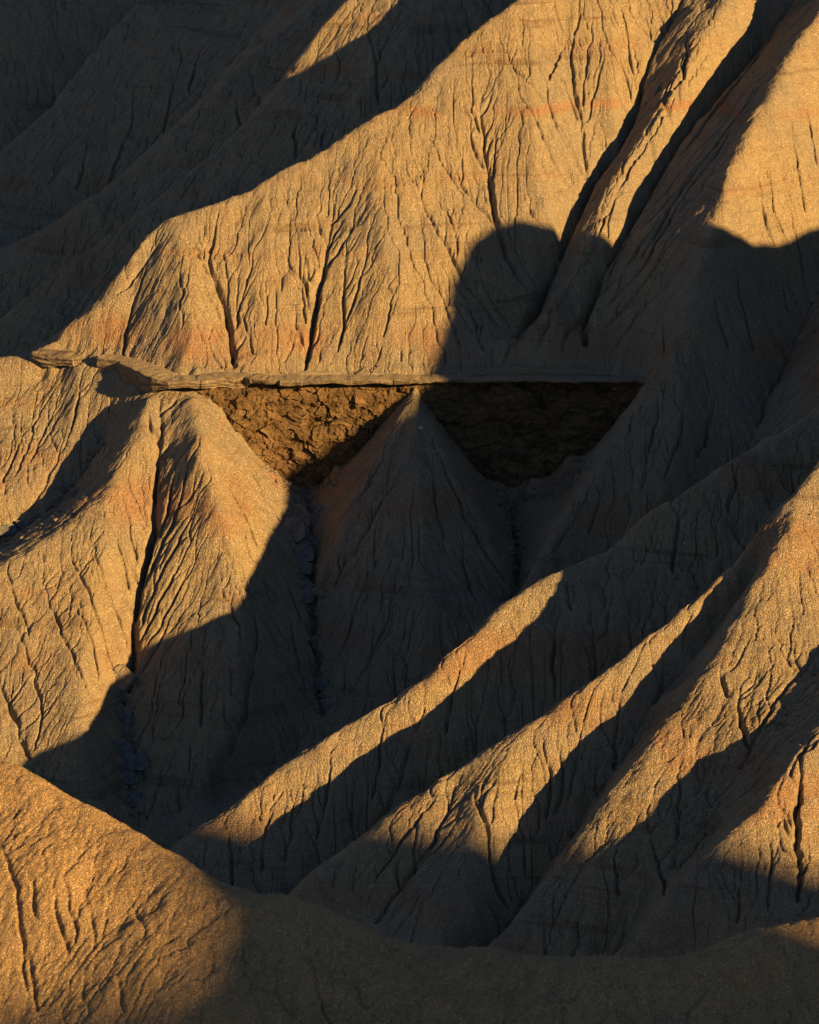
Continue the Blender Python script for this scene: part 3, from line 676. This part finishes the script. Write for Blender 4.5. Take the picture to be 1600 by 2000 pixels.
# ------------------------------------------------------------------ sandstone ledge
def sweep(name, path, mat, seed, depth=2.6, dusty=True):
    """path: (px, py of the upper lip edge, height of the lip face in metres); a bedded slab that juts out of the slope"""
    P = []
    for px, py, th, zt in path:
        a, b = ray(px, py); Y = zt / b
        P.append((a * Y, Y, zt, th))
    P = np.array(P)
    L = np.concatenate([[0], np.cumsum(np.hypot(np.diff(P[:, 0]), np.diff(P[:, 1])))])
    s_ = np.arange(0, L[-1], .07)
    Q = np.stack([np.interp(s_, L, P[:, k]) for k in range(4)], -1)
    T = np.gradient(Q[:, :2], axis=0); T /= np.linalg.norm(T, axis=1)[:, None]
    for k in range(2): T[:, k] = np.convolve(np.pad(T[:, k], 8, mode='edge'), np.ones(17) / 17, 'valid')
    Nn = np.stack([T[:, 1], -T[:, 0]], -1); Nn /= np.linalg.norm(Nn, axis=1)[:, None]
    n = len(s_)
    blk = .24 * vnoise(np.floor(s_ * .55 + .4 * vnoise(s_ * .9, s_ * 0, seed)) * 5.3, s_ * 0 + 2.2, seed + 1)
    top = .05 * vnoise(s_ * 1.7, s_ * 0, seed + 2)
    rows = []
    def row(out, z): rows.append(np.stack([Q[:, 0] + Nn[:, 0] * out, Q[:, 1] + Nn[:, 1] * out, z], -1))
    endt = np.clip(np.minimum(s_, s_[-1] - s_) / .5, 0, 1) ** .5
    back = -depth * np.clip(.3 + endt, 0, 1)
    row(back, Q[:, 2] - .25 + 0 * s_)
    row(back * .6, Q[:, 2] + .04 + top + .04 * vnoise(s_ * 2, s_ * 0 + 9, seed))
    row(back * .3, Q[:, 2] + .05 + top + .05 * vnoise(s_ * 2.6, s_ * 0 + 4, seed))
    row(-.12 + blk, Q[:, 2] + top)
    lv = np.linspace(0, 1, 11)
    for q, f in enumerate(lv):
        o_ = .04 * vnoise(s_ * .8, s_ * 0 + q * 1.9, seed + 11) + .03 * vnoise(s_ * 3.1, s_ * 0 + q * 2.7, seed + 12) + (.06 if q in (2, 3, 6, 7) else -.05 if q in (5, 9) else 0)
        row(blk + o_ * np.clip(Q[:, 3] / .6, .3, 1) - .12 * f * f, Q[:, 2] + top - .03 - f * Q[:, 3] * (1 + .10 * vnoise(s_ * .7, s_ * 0, seed + 20)))
    row(back * .3, rows[-1][:, 2] + .04)
    row(back, rows[-1][:, 2] + .1)
    G = np.array(rows)
    m = G.shape[0]
    V = G.reshape(-1, 3)
    F = grid_faces(m, n)
    close = np.array([[ (m - 1) * n + i, (m - 1) * n + i + 1, i + 1, i] for i in range(n - 1)])
    F = np.concatenate([F, close])
    o = link_mesh(name, V, F, mat, False)
    if dusty:                                   # clay washed down from the slope lies on the back of the ledge
        o.data.materials.append(CLAY)
        o.data.polygons.foreach_set('material_index', np.repeat(np.r_[1, 1, 1, np.zeros(m - 3, int)], n - 1))
    import bmesh
    bm = bmesh.new(); bm.from_mesh(o.data); bmesh.ops.holes_fill(bm, edges=[e for e in bm.edges if e.is_boundary]); bmesh.ops.recalc_face_normals(bm, faces=bm.faces)
    bm.to_mesh(o.data); bm.free()
    return o
LZ = -60.62
o = sweep('rock_ledge', [(188,699,1.9,LZ+.35),(228,706,2.0,LZ+.3),(264,721,1.7,LZ+.2),(300,738,1.3,LZ+.08),(312,742,.7,LZ),(330,745,.5,LZ),(400,743,.6,LZ),(436,737,.8,LZ),(478,736,.8,LZ),(486,740,.4,LZ),(520,744,.3,LZ),(575,742,.42,LZ),(610,745,.2,LZ-.03),(650,744,.2,LZ),(690,742,.38,LZ+.03),(745,744,.25,LZ),(770,741,.42,LZ+.04),(820,744,.2,LZ-.03),(870,743,.26,LZ),(905,741,.3,LZ+.03),(930,745,.12,LZ-.06),(1000,743,.2,LZ-.02),(1050,745,.1,LZ-.08),(1110,743,.18,LZ-.04),(1170,746,.08,LZ-.1),(1220,745,.14,LZ-.08),(1290,746,.06,LZ-.12)], SANDST, 31)
o['label'] = 'long thin sandstone ledge jutting out across the slope above the cliff'; o['category'] = 'rock ledge'
o = sweep('rock_slab', [(64,688,.7,-60.45),(85,690,.95,-60.4),(120,694,.95,-60.4),(146,698,.7,-60.45),(160,701,.3,-60.6)], SANDST, 47, 2.2, False)
o['label'] = 'short layered sandstone slab at the far left, separated from the long ledge'; o['category'] = 'rock slab'

# ------------------------------------------------------------------ loose rocks
import bmesh
def rock(name, px, py, w, h, ang, th, mat, label, cat='rock', group=None, seed=0, lift=.45):
    q = hit(px, py, g, Zm, 150., 235.)
    if q is None: return
    mpp = q[1] / .93 / FPX                       # metres per photo pixel
    W, H = w * mpp * 1.2, h * mpp * 1.25
    r = random.Random(seed)
    bm = bmesh.new()
    n = 9
    for k in range(n):
        a = 2 * math.pi * (k + r.uniform(-.3, .3)) / n
        rr = r.uniform(.82, 1.08)
        x = math.copysign(abs(math.cos(a)) ** .6, math.cos(a)) * W / 2 * rr; y = math.copysign(abs(math.sin(a)) ** .6, math.sin(a)) * H / 2 * rr
        bm.verts.new((x, y, th / 2 * r.uniform(.6, 1.1))); bm.verts.new((x * r.uniform(.85, 1.05), y * r.uniform(.85, 1.05), -th / 2 * r.uniform(.7, 1.2)))
    bmesh.ops.convex_hull(bm, input=bm.verts)
    bmesh.ops.delete(bm, geom=[v for v in bm.verts if not v.link_faces], context='VERTS')
    bmesh.ops.dissolve_limit(bm, angle_limit=R(14), verts=bm.verts, edges=bm.edges)
    bmesh.ops.bevel(bm, geom=list(bm.edges), offset=min(W, H, th) * .07, segments=1, affect='EDGES')
    bmesh.ops.triangulate(bm, faces=bm.faces)
    bmesh.ops.subdivide_edges(bm, edges=bm.edges, cuts=2, use_grid_fill=True)
    for v in bm.verts:
        c = v.co
        k = .035 * (math.sin(c.x * 7 + seed) + math.sin(c.y * 9 + seed * 2.1) + math.sin(c.z * 17 + seed))
        v.co += v.normal * k * min(1, max(W, H))
    me = bpy.data.meshes.new(name); bm.to_mesh(me); bm.free()
    me.materials.append(mat)
    o = bpy.data.objects.new(name, me); sc.collection.objects.link(o)
    from mathutils import Matrix
    zc = Vector((r.uniform(-.25, .25), -.72, .62 + r.uniform(-.15, .25))).normalized()       # slab face looks out and up
    xc = Vector((1, 0, 0)); xc = (xc - zc * xc.dot(zc)).normalized(); yc = zc.cross(xc)
    M = Matrix((xc, yc, zc)).transposed().to_4x4()
    o.matrix_world = Matrix.Translation(Vector(q) + zc * (th * lift)) @ M @ Matrix.Rotation(R(ang), 4, 'Z')
    o['label'] = label; o['category'] = cat
    if group: o['group'] = group
    return o
GR3 = 'slate blocks choking the gully left of the central cone'
GR2 = 'blocks lying along the floor of the left gully'
for k, (px, py, w, h, a, th, m, lab) in enumerate([
    (593,1008,48,24,-52,.45,BROWN,'long brown slab, topmost and steepest tilted block in the central gully'),
    (573,1038,40,48,15,.5,SLATE,'broad blue grey block against the left bank just below the brown slab'),
    (602,1052,52,17,-22,.4,SLATE,'narrow flat slate lying across the gully under the long brown slab'),
    (591,1084,38,30,12,.5,SLATE,'four sided slate block in mid gully below the narrow flat slate'),
    (594,1113,32,22,-8,.5,SLATE,'small slate block just above the gap halfway down the block pile'),
    (598,1150,34,24,-20,.5,SLATE,'slate block below the gap, beside the pale ledge like stone'),
    (600,1168,34,26,8,.5,SLATE,'slate block sandwiched between two others below the gap in the pile'),
    (626,1158,30,14,-6,.35,BROWN,'small pale brown slab jutting from the right bank of the central gully'),
    (611,1193,36,28,-14,.5,SLATE,'squarish slate block at the foot of the main pile of blocks'),
    (612,1226,25,28,5,.4,SLATE,'dark slate block in deep shade right under the main pile'),
    (616,1258,18,26,20,.35,SLATE,'narrow dark slate wedged where the gully pinches in'),
    (627,1338,30,20,-12,.4,SLATE,'lone bluish block low in the central gully'),
    (630,1386,24,30,4,.4,SLATE,'lowest bluish block of the central gully, next to the lit ridge'),
    (622,1002,20,34,-32,.3,SLATE,'upright blue slate leaning on the right bank at the gully head'),
    (612,1022,16,16,0,.3,SLATE,'small blue stone at the foot of the upright slate')]):
    rock('rock', px, py, w, h, a, th, m, lab, group=GR3, seed=k + 1)
for k, (px, py, w, h, a, th, m, lab) in enumerate([
    (240,1327,40,42,45,.7,BROWN,'sunlit triangular boulder at the top of the left gully blocks'),
    (242,1362,22,16,0,.4,SLATE,'small slate tucked under the sunlit triangular boulder'),
    (234,1396,16,18,20,.3,SLATE,'small slate chip on the left bank above the tall slate'),
    (247,1412,22,46,-8,.4,SLATE,'tall narrow blue slate standing in the middle of the left gully'),
    (239,1463,42,26,-32,.45,SLATE,'slanting pointed slate above the two widest blocks of the left gully'),
    (268,1492,38,30,4,.5,SLATE,'wide flat block on the right side of the left gully'),
    (246,1500,36,34,-6,.5,SLATE,'wide flat block on the left side of the left gully'),
    (252,1524,36,22,10,.4,SLATE,'block half buried below the two widest blocks'),
    (258,1562,42,34,-10,.5,SLATE,'lowest block of the left gully, near the sunlit foreground hill')]):
    rock('rock', px, py, w, h, a, th, m, lab, group=GR2, seed=k + 31)
for k, (px, py, w, h, a, th, m, lab) in enumerate([
    (14,1038,34,20,10,.5,SLATE,'blue grey block by the left frame edge in the dark gully'),
    (46,1028,26,16,-20,.4,SLATE,'dark slab beside the blue grey block in the far left gully'),
    (134,957,24,14,-30,.35,SLATE,'small bluish rock halfway up the dark far left gully')]):
    rock('rock', px, py, w, h, a, th, m, lab, group='rocks in the dark far left gully', seed=k + 51)
WHITE = rock_material('white_stone', (.6, .58, .54), (.75, .73, .7), 3)
rock('stone', 822, 836, 8, 4, 10, .12, WHITE, 'tiny white stone alone on the flank of the central cone', 'stone', None, 61)

# ------------------------------------------------------------------ rubble on the gully floors: small stones nobody could count
def rubble(name, paths, n, seed, label):
    r = np.random.RandomState(seed)
    ico = bmesh.new(); bmesh.ops.create_icosphere(ico, subdivisions=1, radius=1.0)
    bv = np.array([v.co[:] for v in ico.verts]); bf = np.array([[v.index for v in f.verts] for f in ico.faces]); ico.free()
    VV = []; FF = []
    for k in range(n):
        pts, spread = paths[r.randint(len(paths))]
        pts = np.array(pts, float); f = r.rand() * (len(pts) - 1); i = int(f)
        p = pts[i] * (1 - f + i) + pts[i + 1] * (f - i)
        q = hit(p[0] + r.randn() * spread, p[1] + r.randn() * spread * .6, g, Zm, 150., 235.)
        if q is None: continue
        sz = .07 + .2 * r.rand() ** 3
        sc_ = sz * (.6 + .8 * r.rand(3)) * np.array([1, 1, .7])
        a = r.rand() * 6.28; c_, s_ = math.cos(a), math.sin(a)
        v = bv * (1 + .25 * r.randn(len(bv), 1)) * sc_
        v = np.stack([v[:, 0] * c_ - v[:, 1] * s_, v[:, 0] * s_ + v[:, 1] * c_, v[:, 2]], -1) + np.array(q) + np.array([0, 0, sz * .2])
        FF.append(bf + len(VV) * len(bv)); VV.append(v)
    o = link_mesh(name, np.concatenate(VV), np.concatenate(FF), BROWN, False)
    o['kind'] = 'stuff'; o['label'] = label
rubble('rubble', [([(600,960),(600,1010),(592,1080),(606,1180),(612,1260),(625,1350),(632,1395)], 9),
                  ([(1000,985),(1008,1050),(1012,1120)], 10), ([(520,905),(560,945),(600,965),(660,930)], 9),
                  ([(930,930),(1000,980),(1090,960),(1160,890)], 12),
                  ([(244,1330),(246,1420),(250,1500),(262,1590)], 10),
                  ([(200,860),(150,950),(80,1015),(0,1065)], 9)], 1500, 5, 'small broken stones and crumbs on the gully floors')
